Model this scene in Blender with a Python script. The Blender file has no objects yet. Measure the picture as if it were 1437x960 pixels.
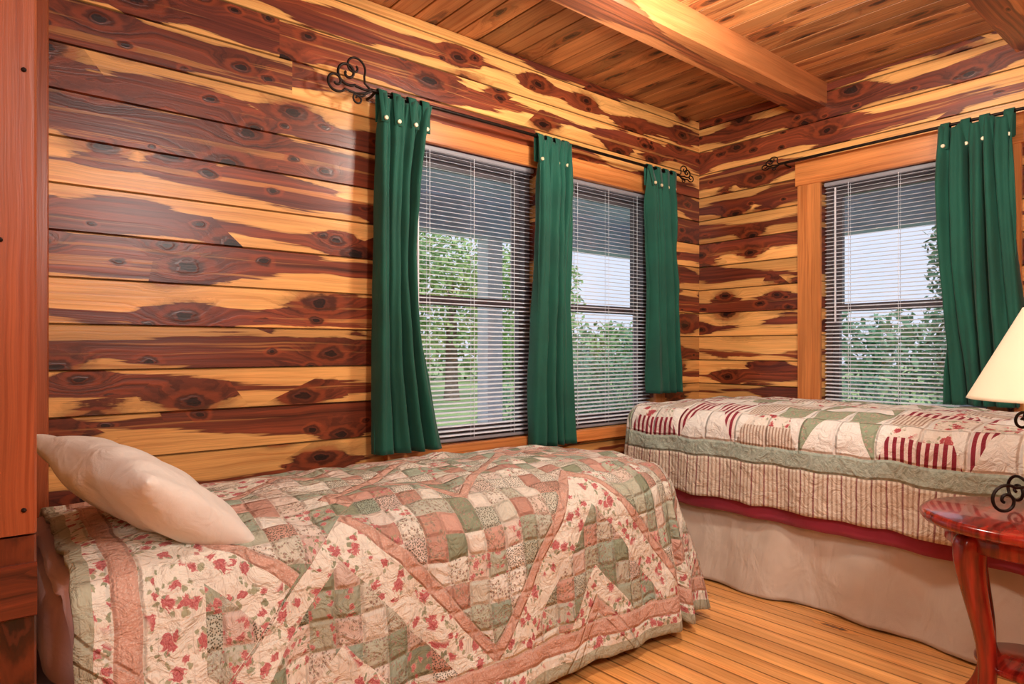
import bpy, bmesh, math, random
from mathutils import Vector, Matrix, noise
random.seed(7)
scene=bpy.context.scene
scene.view_settings.view_transform='Standard'
scene.view_settings.look='None'
H=2.58
def lin(c):
    return tuple(((x/255)/12.92 if x/255<=.04045 else ((x/255+.055)/1.055)**2.4) for x in c)+(1,)
# ---------------- node helpers
class NT:
    def __init__(s,name):
        s.mat=bpy.data.materials.new(name); s.mat.use_nodes=True
        s.t=s.mat.node_tree; s.n=s.t.nodes; s.l=s.t.links
        s.bsdf=s.n['Principled BSDF']
    def put(s,sock,v):
        if isinstance(v,bpy.types.NodeSocket): s.l.new(v,sock)
        elif v is not None: sock.default_value=v
    def M(s,op,a,b=None,c=None,clamp=False):
        n=s.n.new('ShaderNodeMath'); n.operation=op; n.use_clamp=clamp
        s.put(n.inputs[0],a); s.put(n.inputs[1],b); s.put(n.inputs[2],c)
        return n.outputs[0]
    def comb(s,x,y,z=0.0):
        n=s.n.new('ShaderNodeCombineXYZ'); s.put(n.inputs[0],x);s.put(n.inputs[1],y);s.put(n.inputs[2],z)
        return n.outputs[0]
    def sep(s,v):
        n=s.n.new('ShaderNodeSeparateXYZ'); s.put(n.inputs[0],v); return n.outputs
    def uv(s):
        n=s.n.new('ShaderNodeUVMap'); n.uv_map='UVMap'; return n.outputs[0]
    def obj(s):
        return s.n.new('ShaderNodeTexCoord').outputs['Object']
    def attr(s,name):
        n=s.n.new('ShaderNodeAttribute'); n.attribute_name=name; return n.outputs['Fac']
    def noise(s,vec,scale=1,detail=2,rough=.5,dist=0):
        n=s.n.new('ShaderNodeTexNoise'); s.put(n.inputs['Vector'],vec)
        n.inputs['Scale'].default_value=scale;n.inputs['Detail'].default_value=detail
        n.inputs['Roughness'].default_value=rough;n.inputs['Distortion'].default_value=dist
        return n.outputs
    def vor(s,vec,scale=1,dim='2D',rnd=1):
        n=s.n.new('ShaderNodeTexVoronoi'); n.voronoi_dimensions=dim; s.put(n.inputs['Vector'],vec)
        n.inputs['Scale'].default_value=scale; n.inputs['Randomness'].default_value=rnd
        return n.outputs
    def wn(s,vec):
        n=s.n.new('ShaderNodeTexWhiteNoise'); n.noise_dimensions='3D'; s.put(n.inputs['Vector'],vec); return n.outputs
    def ss(s,v,a,b,o0=0.,o1=1.):
        n=s.n.new('ShaderNodeMapRange'); n.interpolation_type='SMOOTHSTEP'
        s.put(n.inputs[0],v); n.inputs[1].default_value=a;n.inputs[2].default_value=b
        n.inputs[3].default_value=o0;n.inputs[4].default_value=o1
        return n.outputs[0]
    def mix(s,f,a,b,mode='MIX'):
        n=s.n.new('ShaderNodeMix'); n.data_type='RGBA'; n.blend_type=mode
        s.put(n.inputs[0],f); s.put(n.inputs[6],a); s.put(n.inputs[7],b)
        return n.outputs[2]
    def ramp(s,f,stops,const=False):
        n=s.n.new('ShaderNodeValToRGB'); e=n.color_ramp.elements
        n.color_ramp.interpolation='CONSTANT' if const else 'LINEAR'
        while len(e)<len(stops): e.new(.5)
        for i,(p,c) in enumerate(stops): e[i].position=p; e[i].color=c
        s.put(n.inputs[0],f); return n.outputs[0]
    def bump(s,h,st=.3,d=.01):
        n=s.n.new('ShaderNodeBump'); n.inputs['Strength'].default_value=st;n.inputs['Distance'].default_value=d
        s.put(n.inputs['Height'],h); s.l.new(n.outputs[0],s.bsdf.inputs['Normal'])
    def out(s,col,rough=.5,**k):
        s.put(s.bsdf.inputs['Base Color'],col); s.put(s.bsdf.inputs['Roughness'],rough)
        for kk,v in k.items(): s.put(s.bsdf.inputs[kk.replace('_',' ')],v)
        return s.mat

def wood(name,heart,sap,knot=(34,14,10),wmin=.0,wmax=.07,kscale=(2.6,5.0),kth=.8,rough=.33,tone=.45,cshift=.13,ksize=1.0,grainc=.5,streak=.5,freq=1.0,bulge=.05,halo=.55,purple=0.,seamw=0.):
    t=NT(name); u=t.sep(t.uv()); s,c0=u[0],u[1]; r=t.attr('rnd')
    S=t.M('ADD',s,t.M('MULTIPLY',r,53.0))
    wv=t.noise(t.comb(t.M('MULTIPLY',S,2.2),t.M('MULTIPLY',c0,6.),9.),1,2)[0]
    c=t.M('ADD',c0,t.M('MULTIPLY',t.M('SUBTRACT',wv,.5),.034))
    n1=t.noise(t.comb(t.M('MULTIPLY',S,.6*freq),t.M('MULTIPLY',r,91.0)),1,1)[0]
    n2=t.noise(t.comb(t.M('MULTIPLY',S,.9*freq),t.M('MULTIPLY',r,17.0),4.),1,2)[0]
    cen=t.M('MULTIPLY',t.M('SUBTRACT',n1,.5),cshift*2)
    w=t.ss(n2,.32,.68,wmin,wmax)
    edge=t.M('MULTIPLY',t.M('SUBTRACT',t.noise(t.comb(t.M('MULTIPLY',S,2.4),t.M('MULTIPLY',c,54.),r),1,4,.55)[0],.5),.070)
    def knots(k0,k1,th,o,am):
        vo=t.vor(t.comb(t.M('ADD',t.M('MULTIPLY',S,k0),o),t.M('ADD',t.M('MULTIPLY',c0,k1),t.M('MULTIPLY',r,71.+o))))
        vc=t.sep(vo['Color'])
        off=t.M('GREATER_THAN',vc[0],th)
        kn=t.noise(t.comb(t.M('MULTIPLY',s,22.),t.M('MULTIPLY',c0,44.),o),1,3)[0]
        sz=t.M('MULTIPLY_ADD',vc[1],.9,.6)
        return t.M('ADD',t.M('ADD',t.M('DIVIDE',vo['Distance'],sz),off),t.M('MULTIPLY',t.M('SUBTRACT',kn,.5),am))
    ka=knots(kscale[0],kscale[1],kth,0.,.13)
    kb=knots(kscale[0]*2.0,kscale[1]*1.8,kth*.75,3.3,.18)
    bul=t.ss(ka,.45,.05,0.,bulge)
    hv=t.M('SUBTRACT',t.M('ADD',t.M('ADD',w,bul),edge),t.M('ABSOLUTE',t.M('SUBTRACT',c,cen)))
    hm=t.ss(hv,-.0012,.003)
    kd=t.M('MINIMUM',ka,t.M('ADD',kb,t.ss(hv,.012,.0,0.,.6)))
    gv=t.M('ADD',t.M('MULTIPLY',c,60.),t.ss(ka,.45,.0,0.,4.5))
    g=t.noise(t.comb(t.M('MULTIPLY',S,1.0),gv,r),1.3,5,.6)[0]
    g2=t.noise(t.comb(t.M('MULTIPLY',S,5.),t.M('MULTIPLY',c,420.),r),1,2)[0]
    big=t.noise(t.comb(t.M('MULTIPLY',S,1.3),t.M('MULTIPLY',c,12.),3.),1,3)[0]
    st=t.noise(t.comb(t.M('MULTIPLY',S,.55),t.M('MULTIPLY',c,38.),t.M('ADD',r,7.)),1,3,.6)[0]
    hdark=tuple(x*.32 for x in heart[:3])+(1,)
    hlite=tuple(min(1,x*y) for x,y in zip(heart[:3],(1.9,1.8,1.5)))+(1,)
    sdark=tuple(a*b for a,b in zip(sap[:3],(.62,.42,.30)))+(1,)
    spale=tuple(min(1,a*b) for a,b in zip(sap[:3],(1.10,1.18,1.3)))+(1,)
    hc=t.ramp(g,[(.28,hdark),(.47,heart),(.72,hlite)])
    if purple:
        pn=t.noise(t.comb(t.M('MULTIPLY',S,.8),t.M('MULTIPLY',c,5.),11.),1,1)[0]
        hc=t.mix(t.ss(pn,.48,.7,0.,purple),hc,lin((92,42,40)))
    sc=t.mix(t.ss(g,.52,.32,0.,grainc),t.mix(t.ss(st,.5,.75),sap,spale),sdark)
    sc=t.mix(t.ss(st,.42,.34,0.,streak),sc,sdark)
    hc=t.mix(t.ss(st,.60,.65,0.,streak),hc,t.mix(.55,sdark,sap))
    col=t.mix(hm,sc,hc)
    rim=t.M('MULTIPLY',t.ss(hv,-.006,-.001),t.ss(hv,.010,.001))
    col=t.mix(t.M('MULTIPLY',rim,.3),col,hdark)
    tn=t.M('FRACT',t.M('MULTIPLY',r,7.31))
    mul=t.M('MULTIPLY',t.M('ADD',t.M('MULTIPLY',tn,tone),1-tone*.6),t.ss(big,.3,.7,.8,1.16))
    mul=t.M('MULTIPLY',mul,t.ss(g2,.2,.8,.86,1.12))
    mul=t.M('MULTIPLY',mul,t.ss(ka,.2*ksize,.42*ksize,halo,1.))
    if seamw:
        mul=t.M('MULTIPLY',mul,t.ss(t.M('ABSOLUTE',c0),seamw/2-.0055,seamw/2-.0015,1.,.35))
    vm=t.n.new('ShaderNodeVectorMath'); vm.operation='SCALE'; t.put(vm.inputs[0],col); t.put(vm.inputs[3],mul); col=vm.outputs[0]
    kc=lin(knot)
    collar=t.M('MULTIPLY',t.ss(kd,.26*ksize,.19*ksize),.45)
    col=t.mix(collar,col,tuple(min(1,x*y) for x,y in zip(heart[:3],(1.9,1.7,1.2)))+(1,))
    ring=t.M('MULTIPLY',t.ss(kd,.17*ksize,.12*ksize),.85)
    col=t.mix(ring,col,tuple(x*.25 for x in heart[:3])+(1,))
    sw=t.M('SINE',t.M('MULTIPLY',kd,110.))
    core=t.ss(kd,.11*ksize,.075*ksize)
    col=t.mix(core,col,t.mix(t.ss(sw,-.8,1.,0.,.6),kc,tuple(min(1,x*1.0) for x in heart[:3])+(1,)))
    col=t.mix(t.ss(kd,.05*ksize,.02*ksize),col,(.012,.005,.003,1))
    t.bump(t.M('ADD',t.M('MULTIPLY',g,1.),t.M('MULTIPLY',core,.6)),.14,.006)
    return t.out(col,rough)
M_cedar=wood('cedar_boards',lin((120,56,34)),lin((238,176,102)),tone=.4,wmin=.004,wmax=.078,grainc=.42,streak=.5,kscale=(2.5,5.0),kth=.8,ksize=.85,halo=.6,purple=.6,seamw=.15)
M_ceil=wood('ceiling_pine',lin((136,78,46)),lin((190,126,74)),wmin=-.05,wmax=.02,kscale=(2.4,7),kth=.6,rough=.4,tone=.5,ksize=.75,grainc=.8,bulge=.03,streak=.4,seamw=.118)
M_floor=wood('floor_pine',lin((206,132,70)),lin((234,166,94)),wmin=-.12,wmax=-.01,kscale=(1.3,6),kth=.2,rough=.22,tone=.34,ksize=.45,grainc=.55,streak=.3,bulge=.0,halo=.85,seamw=.083)
M_beam=wood('beam_cedar',lin((136,74,46)),lin((202,128,76)),wmin=.02,wmax=.10,kscale=(2.,5.),kth=.6,tone=.2,ksize=.8)
M_trim=wood('trim_pine',lin((186,104,54)),lin((212,134,72)),wmin=-.2,wmax=-.1,kscale=(1.5,7.),kth=.4,tone=.2,ksize=.5,grainc=.6,streak=.35,bulge=.0,halo=.8)
M_post=wood('post_pine',lin((140,70,38)),lin((158,80,44)),wmin=-.2,wmax=-.1,kscale=(1.,7.),kth=.2,tone=.15,ksize=.5,grainc=.45,streak=.3,bulge=0.,halo=.8)
M_dark=wood('dark_cedar',lin((92,40,24)),lin((126,60,34)),wmin=.0,wmax=.08,tone=.2)

def simple(name,c,rough=.5,metal=0,nz=0,nsc=30,**k):
    t=NT(name); col=lin(c)
    if nz:
        n=t.noise(t.obj(),nsc,3)[0]
        col=t.mix(t.ss(n,.3,.7),tuple(x*(1-nz) for x in col[:3])+(1,),tuple(min(1,x*(1+nz)) for x in col[:3])+(1,))
    return t.out(col,rough,Metallic=metal,**k)
M_iron=simple('wrought_iron',(38,26,20),.45,.7,.2)
M_frame=simple('window_vinyl',(104,98,102),.4,0,.08)
M_slat=simple('blind_slat',(234,237,244),.4,0,.03)
M_rail=simple('blind_rail',(150,148,154),.4,0,.03)
M_button=simple('button',(226,212,170),.4,0,.1)
M_white=simple('porch_paint',(222,222,230),.6,0,.08,8)
M_porch=simple('porch_soffit',(190,198,216),.7,0,.12,6)
def emis(m,c,s):
    b=m.node_tree.nodes['Principled BSDF']; b.inputs['Emission Color'].default_value=c; b.inputs['Emission Strength'].default_value=s
M_glassl=simple('lamp_glass',(255,240,215),.3); emis(M_glassl,(1,.85,.62,1),3)
def fabric(name,c,nz=.1,weave=900,wr=0.25,rough=.85,sheen=.3,cs=(11,11,11)):
    t=NT(name); col=lin(c); o=t.obj()
    n=t.noise(o,5,3)[0]; w=t.noise(o,weave,1)[0]
    cc=t.mix(t.ss(n,.3,.7),tuple(x*(1-nz) for x in col[:3])+(1,),tuple(min(1,x*(1+nz)) for x in col[:3])+(1,))
    vm=t.n.new('ShaderNodeVectorMath'); vm.operation='MULTIPLY'; t.put(vm.inputs[0],o); vm.inputs[1].default_value=cs
    cr=t.noise(vm.outputs[0],1,3,.5,.7)[0]
    t.bump(t.M('ADD',cr,t.M('MULTIPLY',w,.05)),wr,.02)
    return t.out(cc,rough,Sheen_Weight=sheen)
M_green=fabric('curtain_green',(8,80,62),.15,900,.25,.8,.1,(22,22,5))
M_pillow=fabric('pillowcase',(226,218,206),.05,900,.6,.85,.1)
M_sheet=fabric('sheet_pink',(212,178,176),.06,700,.4)
M_skirt=fabric('bed_skirt',(204,188,170),.07,700,.9,.85,.1,(9,9,4))
M_burg=fabric('burgundy_blanket',(146,34,54),.12,700,.3)
M_shade=fabric('lamp_shade_linen',(240,222,188),.03,500,.05); emis(M_shade,(1,.8,.5,1),.14)
def cherry():
    t=NT('cherry_wood'); o=t.sep(t.obj())
    g=t.noise(t.comb(t.M('MULTIPLY',o[0],6.),t.M('MULTIPLY',o[1],60.),t.M('MULTIPLY',o[2],6.)),1,4)[0]
    c=t.mix(t.ss(g,.3,.7),lin((92,16,10)),lin((158,38,24)))
    return t.out(c,.2,Coat_Weight=.4)
M_cherry=cherry()
# floral
def floral(t,uv,base,sc,dens=.85,rosec=((178,98,98),(208,140,134),(226,184,172)),off=0.):
    """soft clustered roses with leaf sprays around them"""
    wv=t.noise(uv,sc*1.4,3)['Color']
    va=t.n.new('ShaderNodeVectorMath'); va.operation='MULTIPLY_ADD'
    t.put(va.inputs[0],wv); va.inputs[1].default_value=(.9/sc,.9/sc,0); t.put(va.inputs[2],uv)
    vb=t.n.new('ShaderNodeVectorMath'); vb.operation='ADD'; t.put(vb.inputs[0],va.outputs[0]); vb.inputs[1].default_value=(off,off*.7,0)
    v=t.vor(vb.outputs[0],sc); vc=t.sep(v['Color'])
    size=t.M('MULTIPLY_ADD',vc[1],.8,.65)
    d=t.M('ADD',t.M('DIVIDE',v['Distance'],size),t.M('MULTIPLY',t.M('GREATER_THAN',vc[0],dens),1.))
    lv=t.vor(vb.outputs[0],sc*2.3); lr=t.sep(lv['Color'])[0]
    cl=t.noise(uv,sc*.35,1)[0]
    lm=t.M('MULTIPLY',t.ss(lv['Distance'],.38,.28),t.M('LESS_THAN',lr,.6))
    near=t.M('MULTIPLY',t.ss(d,.75,.6),t.ss(cl,.40,.48))
    lc=t.mix(t.sep(lv['Color'])[1],lin((128,138,106)),lin((168,170,136)))
    col=t.mix(t.M('MULTIPLY',t.M('MULTIPLY',lm,near),.9),base,lc)
    pet=t.noise(vb.outputs[0],sc*7,2)[0]
    dd=t.M('ADD',d,t.M('MULTIPLY',t.M('SUBTRACT',pet,.5),.5))
    rc=t.ramp(dd,[(0,lin(rosec[0])),(.09,lin(rosec[1])),(.15,lin(rosec[0])),(.22,lin(rosec[1])),(.28,lin(rosec[2]))])
    rm=t.M('MULTIPLY',t.ss(dd,.30,.23),t.ss(cl,.39,.45))
    return t.mix(rm,col,rc)
def quiltA():
    t=NT('patchwork_quilt'); uv=t.uv(); u=t.sep(uv); hem=t.attr('hem'); al=t.attr('along')
    p=.074
    cx=t.M('FLOOR',t.M('DIVIDE',u[0],p)); cy=t.M('FLOOR',t.M('DIVIDE',u[1],p))
    wn=t.wn(t.comb(cx,cy,1.)); rv=wn['Value']; r2=t.sep(wn['Color'])
    cols=[(226,220,204),(218,200,184),(164,170,148),(230,224,210),(204,160,142),(192,192,174),(140,148,122),(222,210,196),(206,202,184),(190,146,128),(156,168,148),(228,220,204),(182,184,162),(212,190,176)]
    base=t.ramp(rv,[(i/len(cols),lin(c)) for i,c in enumerate(cols)],True)
    f1=floral(t,uv,base,34,.85)
    f2=floral(t,uv,base,95,.8,((130,126,106),(176,142,130),(164,158,138)),.37)
    dots=t.vor(uv,170)['Distance']
    f3=t.mix(t.ss(dots,.4,.2),base,lin((96,98,80)))
    pat=t.mix(t.M('GREATER_THAN',r2[1],.25),base,f2)
    pat=t.mix(t.M('GREATER_THAN',r2[1],.60),pat,f1)
    pat=t.mix(t.M('GREATER_THAN',r2[1],.84),pat,f3)
    cream=floral(t,uv,lin((232,226,210)),22,.85,((178,88,92),(204,132,128),(222,178,168)),off=.2)
    peach0=lin((208,164,144))
    peach=t.mix(t.ss(t.vor(uv,120)['Distance'],.3,.2,0.,.4),peach0,lin((226,204,188)))
    tri=t.M('PINGPONG',t.M('ADD',al,.385),.50)
    val=t.M('SUBTRACT',hem,t.M('MULTIPLY',t.M('SUBTRACT',.5,tri),1.1))
    q=t.M('MODULO',t.M('ADD',val,4.2-.16),.52)
    st=t.M('MULTIPLY',t.M('LESS_THAN',q,.055),t.M('GREATER_THAN',hem,.13))
    border=t.M('MULTIPLY',t.M('LESS_THAN',val,.12),t.M('GREATER_THAN',val,-.03))
    border=t.M('MAXIMUM',border,t.M('LESS_THAN',hem,.13))
    val2=t.M('MULTIPLY',t.M('GREATER_THAN',val,-.36),t.M('LESS_THAN',val,-.24))
    border=t.M('MAXIMUM',border,val2)
    head=t.M('MULTIPLY',t.M('GREATER_THAN',u[0],.125),t.M('LESS_THAN',u[0],.26))
    border=t.M('MAXIMUM',border,head)
    st=t.M('MULTIPLY',st,t.M('GREATER_THAN',u[0],.26))
    col=t.mix(border,pat,cream)
    col=t.mix(st,col,peach)
    def band(a,b,c,cur):
        m=t.M('MULTIPLY',t.M('GREATER_THAN',hem,a),t.M('LESS_THAN',hem,b)); return t.mix(m,cur,c)
    col=band(.035,.07,cream,col)
    col=band(.07,.125,peach,col)
    col=band(-.1,.035,lin((178,178,154)),col)
    def seam(c,pp,ph=0):
        x=t.M('PINGPONG',t.M('ADD',c,ph),pp/2); return t.ss(x,0.,.012)
    hs=t.M('MULTIPLY',seam(u[0],p),seam(u[1],p))
    hs=t.M('MAXIMUM',hs,t.M('MULTIPLY',border,.8))
    hs=t.M('MULTIPLY',hs,t.M('MULTIPLY',t.ss(t.M('ABSOLUTE',t.M('SUBTRACT',hem,.07)),0.,.01),t.ss(t.M('ABSOLUTE',t.M('SUBTRACT',hem,.125)),0.,.01)))
    hs=t.M('MULTIPLY',hs,t.ss(t.M('ABSOLUTE',t.M('SUBTRACT',q,.0)),0.,.01))
    hs=t.M('MULTIPLY',hs,t.ss(t.M('ABSOLUTE',t.M('SUBTRACT',q,.055)),0.,.01))
    pk=t.noise(uv,18,4,.6,.8)[0]
    t.bump(t.M('ADD',t.M('MULTIPLY',hs,.8),t.M('MULTIPLY',pk,2.8)),.9,.010)
    col=t.mix(t.ss(hs,0.,.4,.14,0.),col,lin((120,98,78)))
    return t.out(col,.95)
def quiltB():
    t=NT('bowtie_quilt'); uv=t.uv(); hem=t.attr('hem'); al=t.attr('along')
    p=.34
    a=t.M('DIVIDE',t.M('ADD',al,.10),p); b=t.M('DIVIDE',t.M('SUBTRACT',hem,.265),.17)
    ia=t.M('FLOOR',a); ib=t.M('FLOOR',b); fa=t.M('FRACT',a); fb=t.M('FRACT',b)
    odd=t.M('PINGPONG',ia,1.)
    rows2=t.M('PINGPONG',ib,1.)
    a2=t.M('MULTIPLY',a,2.); i2=t.M('FLOOR',a2); f2=t.M('FRACT',a2)
    wn=t.sep(t.wn(t.comb(i2,ib,2.))['Color'])
    roses=floral(t,uv,lin((232,224,210)),18,.95,((166,58,68),(196,98,98),(222,164,152)))
    sage=floral(t,uv,lin((152,164,136)),60,.8,((180,140,130),(190,166,148),(182,184,158)),.3)
    str1=t.mix(t.M('LESS_THAN',t.M('FRACT',t.M('MULTIPLY',al,32.)),.5),lin((238,222,212)),lin((142,40,56)))
    str2=t.mix(t.M('LESS_THAN',t.M('FRACT',t.M('MULTIPLY',al,60.)),.45),lin((226,214,198)),lin((172,146,126)))
    cream=t.mix(t.ss(t.vor(uv,110)['Distance'],.25,.15,0.,.3),lin((238,234,224)),lin((218,212,200)))
    pr=t.mix(t.M('GREATER_THAN',wn[0],.34),roses,sage)
    pr=t.mix(t.M('GREATER_THAN',wn[0],.68),pr,str2)
    pr=t.mix(t.M('GREATER_THAN',wn[0],.88),pr,str1)
    half=t.M('ABSOLUTE',t.M('SUBTRACT',fa,.5))
    trap=t.M('LESS_THAN',half,t.M('MULTIPLY_ADD',fb,-.25,.46))
    alt=t.M('PINGPONG',t.M('FLOOR',t.M('MULTIPLY',a,.5)),1.)
    side=t.mix(alt,sage,str1)
    lowrow_odd=t.mix(trap,side,cream)
    trap2=t.M('LESS_THAN',half,t.M('MULTIPLY_ADD',fb,-.18,.46))
    wl=t.sep(t.wn(t.comb(ia,9.,2.))['Color'])[0]
    prt=t.mix(t.M('GREATER_THAN',wl,.22),str2,str1)
    lowrow_even=t.mix(t.M('LESS_THAN',fb,.55),roses,prt)
    lowrow_even=t.mix(trap2,cream,lowrow_even)
    low=t.mix(odd,lowrow_even,lowrow_odd)
    half2=t.M('ABSOLUTE',t.M('SUBTRACT',f2,.5))
    up=t.mix(t.M('GREATER_THAN',half2,t.M('MULTIPLY_ADD',fb,.16,.34)),pr,cream)
    col=t.mix(rows2,low,up)
    sg=t.mix(t.ss(t.noise(uv,60,2)[0],.35,.65),lin((156,168,152)),lin((176,186,170)))
    ruf=t.mix(t.M('LESS_THAN',t.M('FRACT',t.M('MULTIPLY',al,48.)),.45),lin((220,206,186)),lin((186,162,140)))
    ruf=t.mix(t.M('LESS_THAN',t.M('FRACT',t.M('MULTIPLY',al,16.)),.10),ruf,lin((146,98,92)))
    col=t.mix(t.M('LESS_THAN',hem,.265),col,sg)
    col=t.mix(t.M('LESS_THAN',hem,.185),col,ruf)
    x=t.M('MULTIPLY',t.ss(t.M('PINGPONG',t.M('ADD',al,.10),p/4),0.,.012),t.ss(t.M('PINGPONG',t.M('SUBTRACT',hem,.265),.085),0.,.012))
    x=t.M('MAXIMUM',x,t.M('LESS_THAN',hem,.255))
    x=t.M('MULTIPLY',x,t.ss(t.M('ABSOLUTE',t.M('SUBTRACT',hem,.185)),0.,.012))
    pk=t.noise(uv,20,4,.6,.7)[0]
    t.bump(t.M('ADD',x,t.M('MULTIPLY',pk,2.2)),.9,.010)
    return t.out(col,.95)
M_qA=quiltA(); M_qB=quiltB()
# ---------------- mesh helpers
def empty(name,loc=(0,0,0),rot=0):
    e=bpy.data.objects.new(name,None); scene.collection.objects.link(e); e.location=loc; e.rotation_euler=(0,0,rot); e.empty_display_size=.05
    return e
def addobj(name,me,mat=None,parent=None,smooth=False):
    o=bpy.data.objects.new(name,me); scene.collection.objects.link(o)
    if mat: me.materials.append(mat)
    if smooth:
        for p in me.polygons: p.use_smooth=True
    if parent: o.parent=parent
    return o
def bm_obj(name,bm,mat,parent=None,smooth=False):
    bmesh.ops.recalc_face_normals(bm,faces=bm.faces)
    me=bpy.data.meshes.new(name); bm.to_mesh(me); bm.free()
    return addobj(name,me,mat,parent,smooth)
def wbm():
    bm=bmesh.new(); bm.loops.layers.uv.new('UVMap'); bm.faces.layers.float.new('rnd'); return bm
def plank(bm,o,a,c,n,L,W,T,rnd,ch=.003,s0=0,t0=None):
    uvl=bm.loops.layers.uv['UVMap']; rl=bm.faces.layers.float['rnd']
    o=Vector(o);a=Vector(a);c=Vector(c);n=Vector(n)
    if t0 is None: t0=-W/2
    ch=min(ch,W*.4)
    prof=[(0,0),(0,T-ch*1.6),(ch,T),(W-ch,T),(W,T-ch*1.6),(W,0)]
    r0=[bm.verts.new(o+c*p[0]+n*p[1]) for p in prof]; r1=[bm.verts.new(o+a*L+c*p[0]+n*p[1]) for p in prof]
    for i in range(6):
        j=(i+1)%6
        f=bm.faces.new((r0[i],r0[j],r1[j],r1[i])); f[rl]=rnd
        cr=[]
        for k in (i,j):
            x=prof[k][0]+t0
            if i in (0,): x=t0-(T-prof[k][1])*.6
            if i==4: x=W+t0+(T-prof[k][1])*.6
            cr.append(x)
        for lp,(ss_,tt) in zip(f.loops,((s0,cr[0]),(s0,cr[1]),(s0+L,cr[1]),(s0+L,cr[0]))): lp[uvl].uv=(ss_,tt)
    for ring in (r0,r1):
        f=bm.faces.new(ring); f[rl]=rnd
        for lp,p in zip(f.loops,prof): lp[uvl].uv=(s0+p[1]*.5,p[0]+t0)
def board_wall(name,org,a,n,L,T,mat,openings=(),bw=.15,joints=(),zmax=H,z0=0,phase=0.):
    """org: start point on outer face; a: along; n: inward"""
    bm=wbm(); a=Vector(a); n=Vector(n); org=Vector(org)
    z=z0-phase
    row=0
    while z<zmax:
        za=max(z,z0); zb=min(z+bw,zmax); jr=[0.]+sorted(j for (rr,j) in joints if rr==row)+[L]
        if row%3==1: jr=sorted(jr+[random.uniform(.3,L-.3)])
        for k in range(len(jr)-1):
            rn=random.random()
            cuts=sorted(set([jr[k],jr[k+1]]+[x for op in openings for x in op[:2] if jr[k]<x<jr[k+1]]))
            for i in range(len(cuts)-1):
                xa,xb=cuts[i],cuts[i+1]; mid=(xa+xb)/2
                segs=[(za,zb)]
                for (o0,o1,oz0,oz1) in openings:
                    if o0<mid<o1:
                        ns=[]
                        for (p,q) in segs:
                            if oz1<=p or oz0>=q: ns.append((p,q)); continue
                            if p<oz0: ns.append((p,oz0))
                            if q>oz1: ns.append((oz1,q))
                        segs=ns
                for (p,q) in segs:
                    if q-p<.004: continue
                    plank(bm,org+a*xa+Vector((0,0,p)),a,(0,0,1),n,xb-xa,q-p,T,rn,.004,xa,(p-z)-bw/2)
        z+=bw; row+=1
    return bm_obj(name,bm,mat)
def box(bm,x0,x1,y0,y1,z0,z1,bev=0):
    vs=[bm.verts.new((x,y,z)) for x in (x0,x1) for y in (y0,y1) for z in (z0,z1)]
    F=[]
    for q in ((0,1,3,2),(4,6,7,5),(0,4,5,1),(2,3,7,6),(0,2,6,4),(1,5,7,3)): F.append(bm.faces.new([vs[i] for i in q]))
    if bev:
        es=set(e for f in F for e in f.edges)
        bmesh.ops.bevel(bm,geom=list(es),offset=bev,segments=2,affect='EDGES')
def lathe(name,prof,mat,parent=None,loc=(0,0,0),seg=48,smooth=True,close=False):
    bm=bmesh.new(); rings=[]
    for (r,z) in prof:
        rings.append([bm.verts.new((r*math.cos(2*math.pi*i/seg),r*math.sin(2*math.pi*i/seg),z)) for i in range(seg)])
    for k in range(len(rings)-1):
        for i in range(seg):
            j=(i+1)%seg; bm.faces.new((rings[k][i],rings[k][j],rings[k+1][j],rings[k+1][i]))
    if close:
        bm.faces.new(rings[0]); bm.faces.new(rings[-1])
    o=bm_obj(name,bm,mat,parent,smooth); o.location=loc
    return o
def curve(name,pts,rad,mat,parent=None,res=6):
    cu=bpy.data.curves.new(name,'CURVE'); cu.dimensions='3D'; cu.bevel_depth=rad; cu.bevel_resolution=4
    sp=cu.splines.new('POLY'); sp.points.add(len(pts)-1)
    for p,q in zip(sp.points,pts): p.co=(*q,1)
    cu.materials.append(mat)
    o=bpy.data.objects.new(name,cu); scene.collection.objects.link(o)
    if parent: o.parent=parent
    cu.use_fill_caps=True
    return o
# ---------------- room shell
WZ0,WZ1=.66,2.03
LX=5.15
opA=[(5-2.2,5-1.42,WZ0,WZ1),(5-1.25,5-.47,WZ0,WZ1)]
board_wall('wall_back',(-5,.15,0),(1,0,0),(0,-1,0),LX,.15,M_cedar,opA,joints=((14,2.3),(15,2.25)),phase=.02)
board_wall('wall_right',(.15,0,0),(0,-1,0),(-1,0,0),4.6,.15,M_cedar,[(.8,1.58,WZ0,WZ1)],phase=.02)
board_wall('wall_front',(-5,-4.75,0),(1,0,0),(0,1,0),5.15,.15,M_cedar)
board_wall('wall_left',(-5.15,-4.6,0),(0,1,0),(1,0,0),4.6,.15,M_cedar)
bm=wbm(); x=-5.1
while x<.15:
    plank(bm,(x,-4.75,H+.03),(0,1,0),(1,0,0),(0,0,-1),4.9,.118,.03,random.random(),.005); x+=.118
bm_obj('ceiling',bm,M_ceil)
bm=wbm(); x=-5
while x<.0:
    plank(bm,(x,-4.6,-.04),(0,1,0),(1,0,0),(0,0,1),4.6,min(.083,-x) if x>-.083 else .083,.04,random.random(),.0024); x+=.083
bm_obj('floor',bm,M_floor)
for nm,y in (('ceiling_beam',-.66),('ceiling_beam',-1.68),('ceiling_beam',-2.75),('ceiling_beam',-3.8)):
    bm=wbm(); plank(bm,(-5,y-.17,H+.0),(1,0,0),(0,1,0),(0,0,-1),5,.17,.13,random.random(),.008)
    bm_obj(nm,bm,M_beam)
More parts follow.
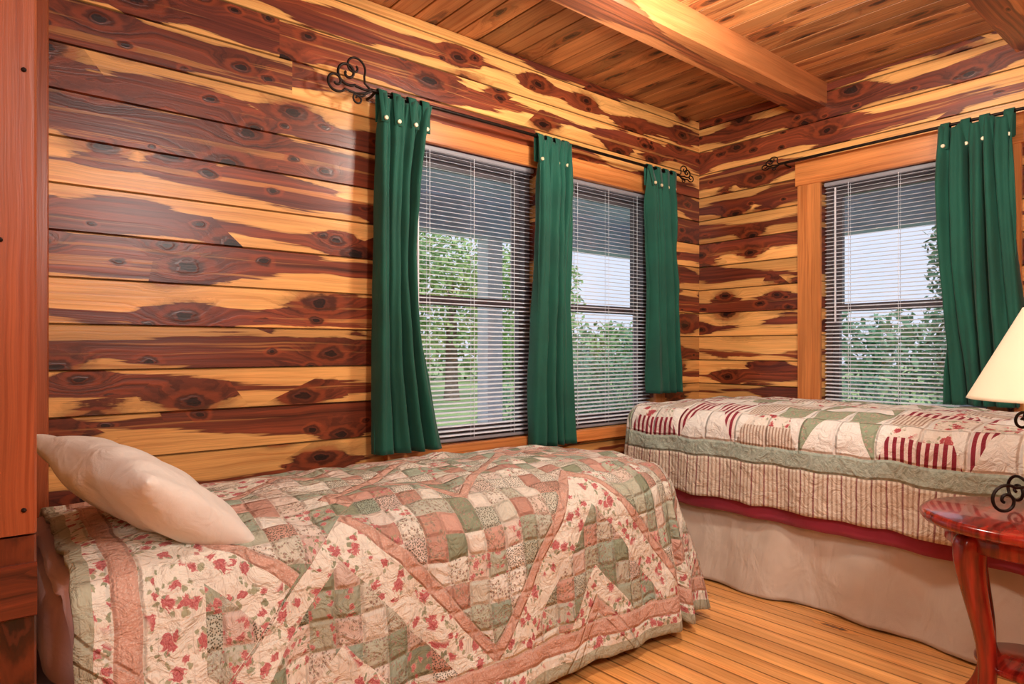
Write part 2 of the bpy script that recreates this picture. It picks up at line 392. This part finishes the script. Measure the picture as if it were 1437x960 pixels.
# partition at head of the left bed
bm=wbm()
zz=0
while zz<H:
    plank(bm,(-3.74,-.985,zz),(0,1,0),(0,0,1),(1,0,0),.985,min(.15,H-zz),.155,random.random(),.003,0); zz+=.15
bm_obj('wall_partition',bm,M_cedar)
e=empty('trim_1')
bm=wbm(); plank(bm,(-3.76,-.985,.755),(0,0,1),(1,0,0),(0,-1,0),H-.755,.18,.03,.37,.004)
bm_obj('upper_board',bm,M_post,e)
bm=wbm(); plank(bm,(-3.76,-.985,.0),(0,0,1),(1,0,0),(0,-1,0),.75,.18,.025,.77,.004)
plank(bm,(-3.76,-1.01,.60),(1,0,0),(0,0,1),(0,-1,0),.18,.10,.012,.17,.004)
bm_obj('lower_board',bm,M_dark,e)
bm=bmesh.new()
for (px,pz) in ((-3.635,1.3),(-3.64,.79),(-3.60,1.62),(-3.6,.80)):
    bmesh.ops.create_uvsphere(bm,u_segments=10,v_segments=6,radius=.0045,matrix=Matrix.Translation((px,-1.016,pz)))
bm_obj('nails',bm,M_iron,e)
bm=wbm(); plank(bm,(-3.575,0,0),(0,0,1),(1,0,0),(0,-1,0),H,.09,.03,.52,.004)
bm_obj('trim_2',bm,M_post)
# window casings
bm=wbm()
plank(bm,(-2.3,0,WZ1),(1,0,0),(0,0,1),(0,-1,0),1.93,.10,.018,.41)
plank(bm,(-2.3,0,WZ0-.06),(1,0,0),(0,0,1),(0,-1,0),1.93,.06,.035,.81)
plank(bm,(-2.29,0,WZ0),(0,0,1),(1,0,0),(0,-1,0),WZ1-WZ0,.09,.018,.21)
plank(bm,(-1.42,0,WZ0),(0,0,1),(1,0,0),(0,-1,0),WZ1-WZ0,.17,.018,.61)
plank(bm,(-.47,0,WZ0),(0,0,1),(1,0,0),(0,-1,0),WZ1-WZ0,.09,.018,.31)
bm_obj('trim_3',bm,M_trim)
bm=wbm()
plank(bm,(0,-.66,WZ1),(0,-1,0),(0,0,1),(-1,0,0),1.06,.14,.025,.41)
plank(bm,(0,-.67,WZ0),(0,0,1),(0,-1,0),(-1,0,0),WZ1-WZ0,.13,.022,.91)
plank(bm,(0,-1.58,WZ0),(0,0,1),(0,-1,0),(-1,0,0),WZ1-WZ0,.13,.022,.11)
plank(bm,(0,-.66,WZ0-.1),(0,-1,0),(0,0,1),(-1,0,0),1.06,.10,.022,.71)
bm_obj('trim_4',bm,M_trim)
bm=wbm(); plank(bm,(0,-1.745,0),(0,0,1),(0,-1,0),(-1,0,0),H,.14,.03,.33,.005)
bm_obj('trim_5',bm,M_dark)
# windows
def glass():
    t=NT('window_glass'); n=t.n; tr=n.new('ShaderNodeBsdfTransparent'); gl=n.new('ShaderNodeBsdfGlossy'); gl.inputs['Roughness'].default_value=.02
    mx=n.new('ShaderNodeMixShader'); mx.inputs[0].default_value=.05
    t.l.new(tr.outputs[0],mx.inputs[1]); t.l.new(gl.outputs[0],mx.inputs[2]); t.l.new(mx.outputs[0],n['Material Output'].inputs[0]); return t.mat
M_glass=glass()
def window(k,loc,rot,w):
    e=empty('window_%d'%k,loc,rot); g=.004
    bm=bmesh.new(); zm=1.33
    x0,x1,z0,z1=g,w-g,WZ0+g,WZ1-g; f=.035
    for b in ((x0,x0+f,.05,.13,z0,z1),(x1-f,x1,.05,.13,z0,z1),(x0+f,x1-f,.05,.13,z1-f,z1),(x0+f,x1-f,.05,.13,z0,z0+f)): box(bm,*b)
    bm_obj('frame',bm,M_frame,e)
    bm=bmesh.new(); a,b_=x0+f,x1-f; s=.032
    for (zl,zh,yy) in ((z0+f,zm+.02,.06),(zm-.02,z1-f,.095)):
        for b in ((a,a+s,yy,yy+.03,zl,zh),(b_-s,b_,yy,yy+.03,zl,zh),(a+s,b_-s,yy,yy+.03,zl,zl+s),(a+s,b_-s,yy,yy+.03,zh-s,zh)): box(bm,*b)
    bm_obj('sashes',bm,M_frame,e)
    bm=bmesh.new()
    box(bm,a+s,b_-s,.072,.076,z0+f+s,zm-.012); box(bm,a+s,b_-s,.108,.112,zm+.012,z1-f-s)
    bm_obj('glass',bm,M_glass,e)
    b=empty('window_blind',loc,rot)
    bm=bmesh.new(); yc=.024; hw=.0125; tilt=math.radians(16); z=WZ1-.035; a,b_=.012,w-.012
    while z>WZ0+.03:
        rows=[]
        for q in range(5):
            s_=(q/4-.5)*2; yy=s_*hw; zz=.0022*(1-s_*s_)
            y2=yc+yy*math.cos(tilt)-zz*math.sin(tilt); z2=z+yy*math.sin(tilt)+zz
            rows.append((bm.verts.new((a,y2,z2)),bm.verts.new((b_,y2,z2))))
        for q in range(4): bm.faces.new((rows[q][0],rows[q+1][0],rows[q+1][1],rows[q][1]))
        z-=.0213
    bm_obj('slats',bm,M_slat,b,True)
    bm=bmesh.new(); box(bm,a-.004,b_+.004,.010,.042,WZ1-.024,WZ1-.002,.003); box(bm,a,b_,.012,.036,WZ0+.006,WZ0+.02,.003)
    bm_obj('rails',bm,M_rail,b)
    bm=bmesh.new()
    for xx in (.14,w-.14,w/2):
        for yy in (.0105,.0375): box(bm,xx-.001,xx+.001,yy-.0006,yy+.0006,WZ0+.02,WZ1-.02)
    box(bm,.07,.077,.0,.007,1.25,WZ1-.04)
    bm_obj('cords_and_wand',bm,M_slat,b)
R=-math.pi/2
window(1,(-2.2,0,0),0,.78); window(2,(-1.25,0,0),0,.78); window(3,(0,-.8,0),R,.78)
# ---------------- curtains
def curtain(loc,rot,top,bot,zt,zb,nf=4,seed=0,mid=None):
    e=empty('curtain',loc,rot); rn=random.Random(seed); nx,nz=96,60
    ph=rn.random()*6; bm=bmesh.new(); g=[]
    zc=zt-.012
    mid=mid or ((top[0]+bot[0])/2,(top[1]+bot[1])/2)
    for j in range(nz+1):
        v=j/nz; row=[]
        k0,k1,k2=(1-v)*(1-2*v),4*v*(1-v),v*(2*v-1)
        xa=top[0]*k0+mid[0]*k1+bot[0]*k2; xb=top[1]*k0+mid[1]*k1+bot[1]*k2
        for i in range(nx+1):
            u=i/nx
            fl=nf*2*math.pi*(u+.05*math.sin(3*v+ph)+.11*noise.noise(Vector((u*3,v*1.5,seed*5))))+ph
            A=.024+.014*v+.016*noise.noise(Vector((u*4,v*2,seed)))
            y=-.095+A*math.sin(fl)+.012*math.sin(2.3*fl+1+v*2)+.010*noise.noise(Vector((u*9,v*7,seed+3)))
            y=min(y,-.03)
            if j<8: 
                f=1-j/8; y=y*(1-f*.7)+f*.7*(-.100)
            x=xa+(xb-xa)*u+.010*math.cos(fl)*min(1,j/6)
            row.append(bm.verts.new((x,y,zc+(zb-zc)*v+(.010*math.sin(u*3*2*math.pi+1.2) if j==0 else 0))))
        g.append(row)
    for j in range(nz):
        for i in range(nx): bm.faces.new((g[j][i],g[j+1][i],g[j+1][i+1],g[j][i+1]))
    us=(.08,.36,.64,.92); P=[g[4][int(u*nx)].co.copy() for u in us]
    o=bm_obj('drape',bm,M_green,e,True); m=o.modifiers.new('s','SOLIDIFY'); m.thickness=.003
    bm=bmesh.new(); bb=bmesh.new()
    for p in P:
        path=[(p.y-.006,p.z-.02),(p.y-.006,p.z+.0),(-.102,zt-.01)]
        for k in range(9):
            an=math.pi*k/8; path.append((-.083-.0165*math.cos(an),zt+.013*math.sin(an)))
        path+=[(-.066,zt-.02),(-.068,p.z-.01)]
        hw=.019; pr=None
        for (y,z) in path:
            c=(bm.verts.new((p.x-hw,y,z)),bm.verts.new((p.x+hw,y,z)))
            if pr: bm.faces.new((pr[0],pr[1],c[1],c[0]))
            pr=c
        mt=Matrix.Translation((p.x,p.y-.013,p.z-.004))@Matrix.Rotation(math.pi/2,4,'X')
        bmesh.ops.create_cone(bb,cap_ends=True,segments=16,radius1=.0095,radius2=.008,depth=.006,matrix=mt)
    o=bm_obj('tabs',bm,M_green,e,True); m=o.modifiers.new('s','SOLIDIFY'); m.thickness=.0025
    bm_obj('buttons',bb,M_button,e)
ZR=2.165
curtain((0,0,0),0,(-2.37,-2.115),(-2.40,-2.085),ZR,.665,4,1,(-2.38,-2.19))
curtain((0,0,0),0,(-1.50,-1.27),(-1.53,-1.26),ZR,.615,4,2,(-1.51,-1.28))
curtain((0,0,0),0,(-.64,-.38),(-.60,-.34),ZR,.84,4,3,(-.62,-.37))
curtain((0,0,0),R,(1.405,1.70),(1.44,1.73),ZR,.84,5,4,(1.42,1.72))
def spiral(c,r0,turns,start,sgn=1,n=40,r1=.008,y=-.08):
    pts=[]
    for i in range(n+1):
        f=i/n; r=r0*(1-f)+r1*f; a=start+sgn*2*math.pi*turns*f
        pts.append((c[0]+r*math.cos(a),y,c[1]+r*math.sin(a)))
    return pts
def rod(loc,rot,xa,xb,sa=1,sb=1):
    e=empty('curtain_rod',loc,rot)
    curve('rod',[(xa,-.08,ZR),(xb,-.08,ZR)],.008,M_iron,e)
    for xx,sg,k in ((xa,-1,sa),(xb,1,sb)):
        def mir(pts): return [(xx+sg*(p[0]*k),p[1],ZR+p[2]*k*(1 if k==1 else .7)) for p in pts]
        th=.75 if k<1 else 1
        curve('scroll_a',mir([(0,-.08,0)]+[(.03,-.08,-.006),(.07,-.08,.0)]+spiral((.105,.045),.052,1.4,-2.2,1)),.0055*th,M_iron,e)
        curve('scroll_b',mir([(0,-.08,0)]+[(.03,-.08,.02)]+spiral((.075,.075),.05,1.2,-2.6,-1)),.0045*th,M_iron,e)
        curve('scroll_c',mir([(-.01,-.08,0)]+[(.03,-.08,-.02),(.07,-.08,-.03)]+spiral((.155,.0),.045,1.3,-2.6,1)),.005*th,M_iron,e)
        curve('scroll_d',mir([(0,-.08,0),(.04,-.08,-.035)]+spiral((.06,-.05),.022,1.1,.8,-1)),.004*th,M_iron,e)
        curve('bracket',[(xx-sg*.02,-.08,ZR),(xx-sg*.02,-.04,ZR-.01),(xx-sg*.02,-.001,ZR-.01)],.006,M_iron,e)
rod((0,0,0),0,-2.40,-.33,1,.8)
rod((0,0,0),R,.60,1.78,.6,1)
# ---------------- beds
def drape(name,x0,x1,y0,y1,top,drops,mat,parent,Rr=.1,flare=.12,step=.018,rip=.02,crown=.03,seed=0,wr=.006,ripf=9.,zmin=.012,thick=.012,hemsides='LRFB',fine=.35,cr=0.,flareR=None):
    """drops: L(-x) R(+x) F(-y) B(+y)"""
    W,D=x1-x0,y1-y0
    u0,u1=-drops['L'],W+drops['R']; v0,v1=-drops['F'],D+drops['B']
    nu=int((u1-u0)/step); nv=int((v1-v0)/step)
    verts=[];uvs=[];hem=[];al=[]
    for j in range(nv+1):
        v=v0+(v1-v0)*j/nv
        for i in range(nu+1):
            u=u0+(u1-u0)*i/nu
            sL=Rr if drops['L'] else 0; sR=Rr if drops['R'] else 0; sF=Rr if drops['F'] else 0; sB=Rr if drops['B'] else 0
            cu=min(max(u,0),W); cv=min(max(v,0),D); ex,ey=u-cu,v-cv
            h=math.hypot(ex,ey); e=max(abs(ex),abs(ey))
            px=x0+sL+cu*(W-sL-sR)/W; py=y0+sF+cv*(D-sF-sB)/D
            if cr:
                tx=max(0,(px-(x1-sR-cr))/cr); 
                for edge,sg in ((y0+sF,1),(y1-sB,-1)):
                    ty=max(0,1-abs(py-edge)/cr)
                    px-=cr*.22*(min(tx,1)*ty)**1.0; py+=sg*cr*.22*(min(tx,1)*ty)
            du=(cu/W-.5)*2; dv=(cv/D-.5)*2
            z=top+crown*(1-abs(du)**4)*(1-abs(dv)**4)-crown
            if e>1e-6:
                dx,dy=ex/h,ey/h
                ar=Rr*math.pi/2
                fl=flare if flareR is None else flare+(flareR-flare)*max(0,dx)
                if e<ar: o=Rr*math.sin(e/Rr); dn=Rr*(1-math.cos(e/Rr))
                else: o=Rr+(e-ar)*fl; dn=Rr+(e-ar)
                k=min(1,max(0,(e-ar*.5)/.35))
                t=(px+dx*.3)*abs(dy)+(py+dy*.3)*abs(dx)
                o+=rip*k*(noise.noise(Vector((t*ripf,seed*3.1,e*.8)))*1.6+fine*math.sin(t*ripf*4+seed+2*noise.noise(Vector((t*3,seed,0)))))
                px+=dx*o; py+=dy*o; z-=dn
            z+=wr*noise.noise(Vector((px*7,py*7,seed)))*2+wr*.6*noise.noise(Vector((px*17,py*17,z*17+seed)))
            q=wr*.8*noise.noise(Vector((px*12,py*12,z*12+9+seed)))
            px+=q;py+=q
            verts.append((px,py,max(z,zmin)))
            uvs.append((u,v))
            ds=[]
            if 'L' in hemsides: ds.append((u-u0,v))
            if 'R' in hemsides: ds.append((u1-u,v))
            if 'F' in hemsides: ds.append((v-v0,u))
            if 'B' in hemsides: ds.append((v1-v,u))
            m=min(ds); hem.append(m[0]); al.append(m[1]+5)
    faces=[(j*(nu+1)+i,j*(nu+1)+i+1,(j+1)*(nu+1)+i+1,(j+1)*(nu+1)+i) for j in range(nv) for i in range(nu)]
    me=bpy.data.meshes.new(name); me.from_pydata(verts,[],faces)
    ul=me.uv_layers.new(name='UVMap')
    for l in me.loops: ul.data[l.index].uv=uvs[l.vertex_index]
    for nm,arr in (('hem',hem),('along',al)):
        at=me.attributes.new(nm,'FLOAT','POINT'); at.data.foreach_set('value',arr)
    o=addobj(name,me,mat,parent,True)
    if thick:
        m=o.modifiers.new('s','SOLIDIFY'); m.thickness=thick; m.offset=-1
    return o
def softbox(name,x0,x1,y0,y1,z0,z1,mat,parent,bev=.05):
    bm=bmesh.new(); box(bm,x0,x1,y0,y1,z0,z1)
    bmesh.ops.bevel(bm,geom=list(bm.edges),offset=bev,segments=5,affect='EDGES',profile=.5)
    return bm_obj(name,bm,mat,parent,True)
bedA=empty('twin_bed')
softbox('box_spring',-3.555,-1.50,-.88,-.10,.10,.36,M_sheet,bedA,.03)
softbox('mattress',-3.56,-1.52,-.88,-.10,.36,.585,M_sheet,bedA,.07)
drape('fitted_sheet',-3.565,-2.8,-.93,-.05,.615,dict(L=.05,R=0,F=.56,B=.1),M_sheet,bedA,.07,.03,.02,.012,.01,5,.006,12,thick=.004)
bm=bmesh.new()
for xx in (-3.5,-1.6):
    for yy in (-.82,-.14): box(bm,xx-.03,xx+.03,yy-.03,yy+.03,0,.11)
bm_obj('bed_legs',bm,M_dark,bedA)
drape('patchwork_quilt',-3.515,-1.34,-.965,-.045,.68,dict(L=0,R=.67,F=.67,B=.12),M_qA,bedA,.14,.14,.014,.032,.045,2,.010,6,hemsides='LRF',thick=.012,cr=.25,flareR=.27)
# pillow
def pillow(name,mat,L,Wd,T):
    n=56; bm=bmesh.new()
    for sgn in (1,-1):
        g=[]
        for i in range(n+1):
            row=[]
            for j in range(n+1):
                u=i/n*2-1; v=j/n*2-1
                k=(max(0,(1-abs(u)**2.2))*max(0,(1-abs(v)**2.2)))**.45
                sh=1-.09*(1-u*u)*abs(v)**2; sh2=1-.09*(1-v*v)*abs(u)**2
                x=u*L/2*sh2; y=v*Wd/2*sh
                z=sgn*T/2*k
                z+=(.018*noise.noise(Vector((x*7,y*7,sgn)))+.014*noise.noise(Vector((x*16,y*5,sgn+4))))*min(1,k*1.6)
                row.append(bm.verts.new((x,y,z)))
            g.append(row)
        for i in range(n):
            for j in range(n): bm.faces.new((g[i][j],g[i+1][j],g[i+1][j+1],g[i][j+1]))
    bmesh.ops.remove_doubles(bm,verts=bm.verts,dist=.0004)
    o=bm_obj(name,bm,mat,None,True)
    m=o.modifiers.new('sub','SUBSURF'); m.levels=1; m.render_levels=1
    return o
pl=pillow('pillow',M_pillow,.58,.36,.16)
A=(Vector((-3.25,-.93,.70))-Vector((-3.42,-.40,.755))).normalized()
S=Vector((.55,-.16,-.38)); S=(S-A*S.dot(A)).normalized(); Nn=A.cross(S)
if Nn.z<0: Nn=-Nn; S=-S
m3=Matrix((A,S,Nn)).transposed().to_4x4(); m3.translation=Vector((-3.345,-.665,.745)); pl.matrix_world=m3

bedB=empty('twin_bed.001')
softbox('mattress',-.90,-.05,-2.12,-.20,.42,.76,M_sheet,bedB,.06)
softbox('box_spring',-.88,-.05,-2.10,-.20,.12,.42,M_skirt,bedB,.03)
bm=bmesh.new()
for xx in (-.8,-.12):
    for yy in (-2.0,-.3): box(bm,xx-.03,xx+.03,yy-.03,yy+.03,0,.12)
bm_obj('bed_legs',bm,M_dark,bedB)
drape('bed_skirt',-.895,-.045,-2.13,-.19,.43,dict(L=.435,R=0,F=.435,B=.42),M_skirt,bedB,.02,.19,.014,.040,.0,8,.004,4.5,hemsides='L',thick=.003,zmin=.006,fine=.3)
drape('burgundy_blanket',-.93,-.04,-2.15,-.165,.80,dict(L=.47,R=0,F=.47,B=.45),M_burg,bedB,.07,.06,.02,.010,.03,4,.003,6,hemsides='L',thick=.004)
drape('bowtie_quilt',-.955,-.03,-2.17,-.15,.835,dict(L=.46,R=0,F=.46,B=.43),M_qB,bedB,.10,.05,.014,.016,.03,4,.007,6,hemsides='LFB',thick=.01)
# ---------------- side table and lamp
tc=(-1.322,-2.03)
T=empty('round_side_table',(tc[0],tc[1],0))
lathe('top',[(.0,.62),(.255,.62),(.268,.617),(.275,.61),(.275,.600),(.268,.590),(.25,.584),(0,.584)],M_cherry,T,seg=96)
lathe('apron',[(.205,.585),(.212,.575),(.212,.535),(.206,.53),(.195,.53),(.195,.585)],M_cherry,T,seg=64)
lathe('shelf',[(.0,.20),(.13,.20),(.137,.194),(.137,.186),(.13,.18),(0,.18)],M_cherry,T,seg=64)
for k in range(4):
    an=math.atan2(.50,-.86)+k*math.pi/2; d=Vector((math.cos(an),math.sin(an),0)); p=Vector((-d.y,d.x,0))
    bm=bmesh.new(); prev=None
    prof=[(.195,.585,.045,.032),(.205,.54,.045,.032),(.205,.49,.040,.029),(.192,.42,.033,.026),(.170,.34,.028,.023),(.150,.26,.024,.020),(.144,.18,.022,.019),(.152,.11,.021,.018),(.180,.05,.022,.019),(.205,.018,.026,.021),(.215,.0,.024,.020)]
    for (r,z,hr,hp) in prof:
        ring=[]
        for q in range(12):
            a2=2*math.pi*q/12+math.pi/12; c,s_=math.cos(a2),math.sin(a2)
            c=math.copysign(abs(c)**.6,c); s_=math.copysign(abs(s_)**.6,s_)
            ring.append(bm.verts.new(d*(r+hr*c)+p*(hp*s_)+Vector((0,0,z))))
        if prev:
            for q in range(12): bm.faces.new((prev[q],prev[(q+1)%12],ring[(q+1)%12],ring[q]))
        else: bm.faces.new(ring)
        prev=ring
    bm.faces.new(prev)
    o=bm_obj('leg_%d'%(k+1),bm,M_cherry,T,True); m=o.modifiers.new('s','SUBSURF'); m.levels=1; m.render_levels=2
lc=(-1.305,-2.075)
Lm=empty('table_lamp',(lc[0],lc[1],.62))
sh=lathe('shade',[(.205,.335),(.20,.345),(.072,.595),(.07,.60)],M_shade,Lm,seg=64)
m=sh.modifiers.new('s','SOLIDIFY'); m.thickness=.002
curve('stem',[(0,0,.0),(0,0,.38)],.007,M_iron,Lm)
curve('harp',[(.0,0,.36),(.05,0,.42),(.055,0,.50),(.02,0,.58),(0,0,.595),(-.02,0,.58),(-.055,0,.50),(-.05,0,.42),(0,0,.36)],.002,M_iron,Lm)
for k in range(4):
    an=math.atan2(.64,-.77)+k*math.pi/2; d=Vector((math.cos(an),math.sin(an),0))
    def pr(q): return [tuple(d*x+Vector((0,0,z))) for x,z in q]
    def sp2(c,r0,turns,st,sg,r1=.006,n=36):
        return [(c[0]+(r0*(1-i/n)+r1*i/n)*math.cos(st+sg*2*math.pi*turns*i/n),c[1]+(r0*(1-i/n)+r1*i/n)*math.sin(st+sg*2*math.pi*turns*i/n)) for i in range(n+1)]
    curve('foot_scroll',pr([(.008,.18),(.020,.13),(.05,.09)]+sp2((.135,.050),.046,1.5,math.pi-.9,-1)),.0045,M_iron,Lm)
    curve('top_scroll',pr([(.008,.16),(.03,.22),(.055,.27)]+sp2((.085,.275),.030,1.4,math.pi,-1)),.004,M_iron,Lm)
bulb=lathe('bulb',[(.012,.38),(.016,.41),(.03,.45),(.03,.475),(.018,.50),(.0,.505)],M_glassl,Lm,seg=24)
# ceiling light (flush dome)
C=empty('ceiling_light',(-1.66,-1.20,0))
lathe('canopy',[(0,H-.001),(.09,H-.001),(.09,H-.02),(.07,H-.03),(0,H-.03)],M_iron,C)
lathe('dome',[(.075,H-.03),(.12,H-.05),(.125,H-.08),(.10,H-.115),(.05,H-.135),(0,H-.14)],M_glassl,C)
# ---------------- exterior
def grass():
    t=NT('lawn'); n=t.noise(t.obj(),1.2,4)[0]; n2=t.noise(t.obj(),25,2)[0]
    c=t.mix(t.ss(n,.3,.7),lin((116,150,94)),lin((164,190,124))); c=t.mix(t.ss(n2,.3,.7,0.,.3),c,lin((96,126,76)))
    return t.out(c,.9)
bm=bmesh.new(); 
vs=[bm.verts.new(p) for p in ((-40,2.6,-.45),(60,2.6,-.45),(60,70,-.45),(-40,70,-.45))]; bm.faces.new(vs)
vs=[bm.verts.new(p) for p in ((2.6,-30,-.45),(60,-30,-.45),(60,2.6,-.45),(2.6,2.6,-.45))]; bm.faces.new(vs)
bm_obj('lawn_ground',bm,grass())
P=empty('porch')
bm=bmesh.new(); box(bm,-6,2.6,.17,2.6,-.45,-.08); box(bm,.17,2.6,-5,.17,-.45,-.08); bm_obj('deck',bm,M_white,P)
bm=bmesh.new(); box(bm,-6,2.7,.16,2.7,2.42,2.5); box(bm,.16,2.7,-5,.16,2.42,2.5)
box(bm,-6,2.4,2.2,2.4,2.12,2.42); box(bm,2.2,2.4,-5,2.2,2.12,2.42); bm_obj('roof',bm,M_porch,P)
bm=bmesh.new()
for (x,y) in ((.05,2.3),(-2.5,2.3),(2.3,2.3),(2.3,-.9),(2.3,-3.4)): box(bm,x-.085,x+.085,y-.085,y+.085,-.08,2.12,.006)
bm_obj('posts',bm,M_white,P)
def leafmat(name,a,b):
    t=NT(name); r=t.wn(t.comb(t.M('FLOOR',t.M('MULTIPLY',t.sep(t.obj())[0],9.)),t.M('FLOOR',t.M('MULTIPLY',t.sep(t.obj())[2],9.))))['Value']
    return t.out(t.mix(r,lin(a),lin(b)),.7)
ML1=leafmat('leaf_green',(100,142,92),(146,178,118)); ML2=leafmat('leaf_dark',(84,128,104),(124,160,126)); ML3=leafmat('leaf_light',(128,166,104),(172,200,132))
M_bark=simple('bark',(112,98,86),.9,0,.3,12)
def foliage(name,blobs,n,size,mat,trunk=None,seed=0):
    rn=random.Random(seed); V=[];F=[]
    tot=sum(b[3]**2 for b in blobs)
    for (cx,cy,cz,r,*sq) in blobs:
        zs=sq[0] if sq else 1
        for _ in range(int(n*r*r/tot)):
            d=Vector((rn.gauss(0,1),rn.gauss(0,1),rn.gauss(0,1))).normalized(); rr=r*(rn.random()**.35)*(1+.25*noise.noise(d*3))
            c=Vector((cx+d.x*rr,cy+d.y*rr,cz+d.z*rr*zs))
            a=Vector((rn.gauss(0,1),rn.gauss(0,1),rn.gauss(0,1))).normalized(); b=a.cross(Vector((rn.gauss(0,1),rn.gauss(0,1),rn.gauss(0,1)))).normalized()
            s=size*rn.uniform(.6,1.3); k=len(V)
            V+= [tuple(c-a*s),tuple(c+b*s*.45),tuple(c+a*s),tuple(c-b*s*.45)]; F.append((k,k+1,k+2,k+3))
    me=bpy.data.meshes.new('leaves'); me.from_pydata(V,[],F)
    e=empty(name); addobj('leaves',me,mat,e)
    if trunk:
        x,y,z0,z1,r=trunk; o=lathe('trunk',[(r*1.3,z0),(r,z0+.5),(r*.8,z1*.6),(r*.3,z1)],M_bark,e,(x,y,0),16)
    return e
foliage('oak_tree',[(1.0,11,3.4,1.6),(2.4,11.5,2.6,1.4),(0,11.8,2.4,1.2),(3.6,11,3.2,1.3)],9000,.09,ML1,(1.6,11.3,-.45,3.6,.16),1)
foliage('oak_tree',[(7.5,14,3.2,2.0),(9.6,13,2.6,1.8),(5.4,15,2.6,1.6)],9000,.11,ML3,(7.6,14,-.45,3.4,.2),2)
foliage('garden_shrub',[(-.5,6.2,.15,.7),(-1.2,6.4,.0,.6)],5000,.04,ML3,None,3)
foliage('garden_shrub',[(2.9,4.2,.25,.7),(3.8,4.6,.35,.75),(2.2,4.6,.1,.5),(4.6,4.4,.3,.7)],9000,.04,ML2,None,4)
foliage('garden_shrub',[(4.2,-.4,.1,.6),(4.3,.7,.2,.6),(4.2,-1.5,.1,.6)],7000,.04,ML2,None,6)
foliage('cedar_tree',[(6.9,-.15,.9,1.1,1.2),(6.9,-.05,2.3,.95,1.3),(7.0,-.1,3.6,.5,1.6)],16000,.06,ML2,(6.9,-.1,-.45,3.4,.12),5)
foliage('hedge_row',[(x,24+3*math.sin(x),.9,2.2,.8) for x in range(-14,40,3)],14000,.22,ML1,None,7)
foliage('hedge_row',[(24,y,.9,2.2,.8) for y in range(-14,20,3)],9000,.22,ML2,None,8)
# ---------------- lights, world
w=bpy.data.worlds.new('sky_world'); scene.world=w; w.use_nodes=True
bg=w.node_tree.nodes['Background']; bg.inputs[0].default_value=(.76,.83,1,1); bg.inputs[1].default_value=1.1
def light(name,kind,loc,en,col,rad=.1,rot=None):
    l=bpy.data.lights.new(name,kind); l.energy=en; l.color=col
    if kind=='POINT': l.shadow_soft_size=rad
    if kind=='SUN': l.angle=rad
    o=bpy.data.objects.new(name,l); scene.collection.objects.link(o); o.location=loc
    if rot: o.rotation_euler=rot
    return o
light('sun_light','SUN',(0,0,10),2.2,(1,.95,.88),.1,(math.radians(40),0,math.radians(-35)))
light('ceiling_bulb','POINT',(-1.66,-1.20,H-.30),58,(1,.94,.84),.12)
light('room_bulb','POINT',(-2.7,-3.2,2.15),120,(1,.98,.94),.25)  # added out-of-view fill for frontal light, no fixture modelled here
light('room_fill_b','POINT',(-4.3,-2.6,2.0),34,(1,.98,.94),.25)  # weaker added fill behind camera left, lifts the lower left, no real lamp
light('lamp_bulb','POINT',(lc[0],lc[1],.62+.47),6,(1,.75,.5),.03)
# ---------------- camera
cd=bpy.data.cameras.new('camera'); cam=bpy.data.objects.new('camera',cd); scene.collection.objects.link(cam)
cd.sensor_width=36; cd.lens=925/1437*36; cd.shift_y=10/1437; cd.clip_start=.02
cam.location=(-3.68,-2.54,1.1); cam.rotation_euler=(math.pi/2,0,math.radians(50.47-90))
scene.camera=cam
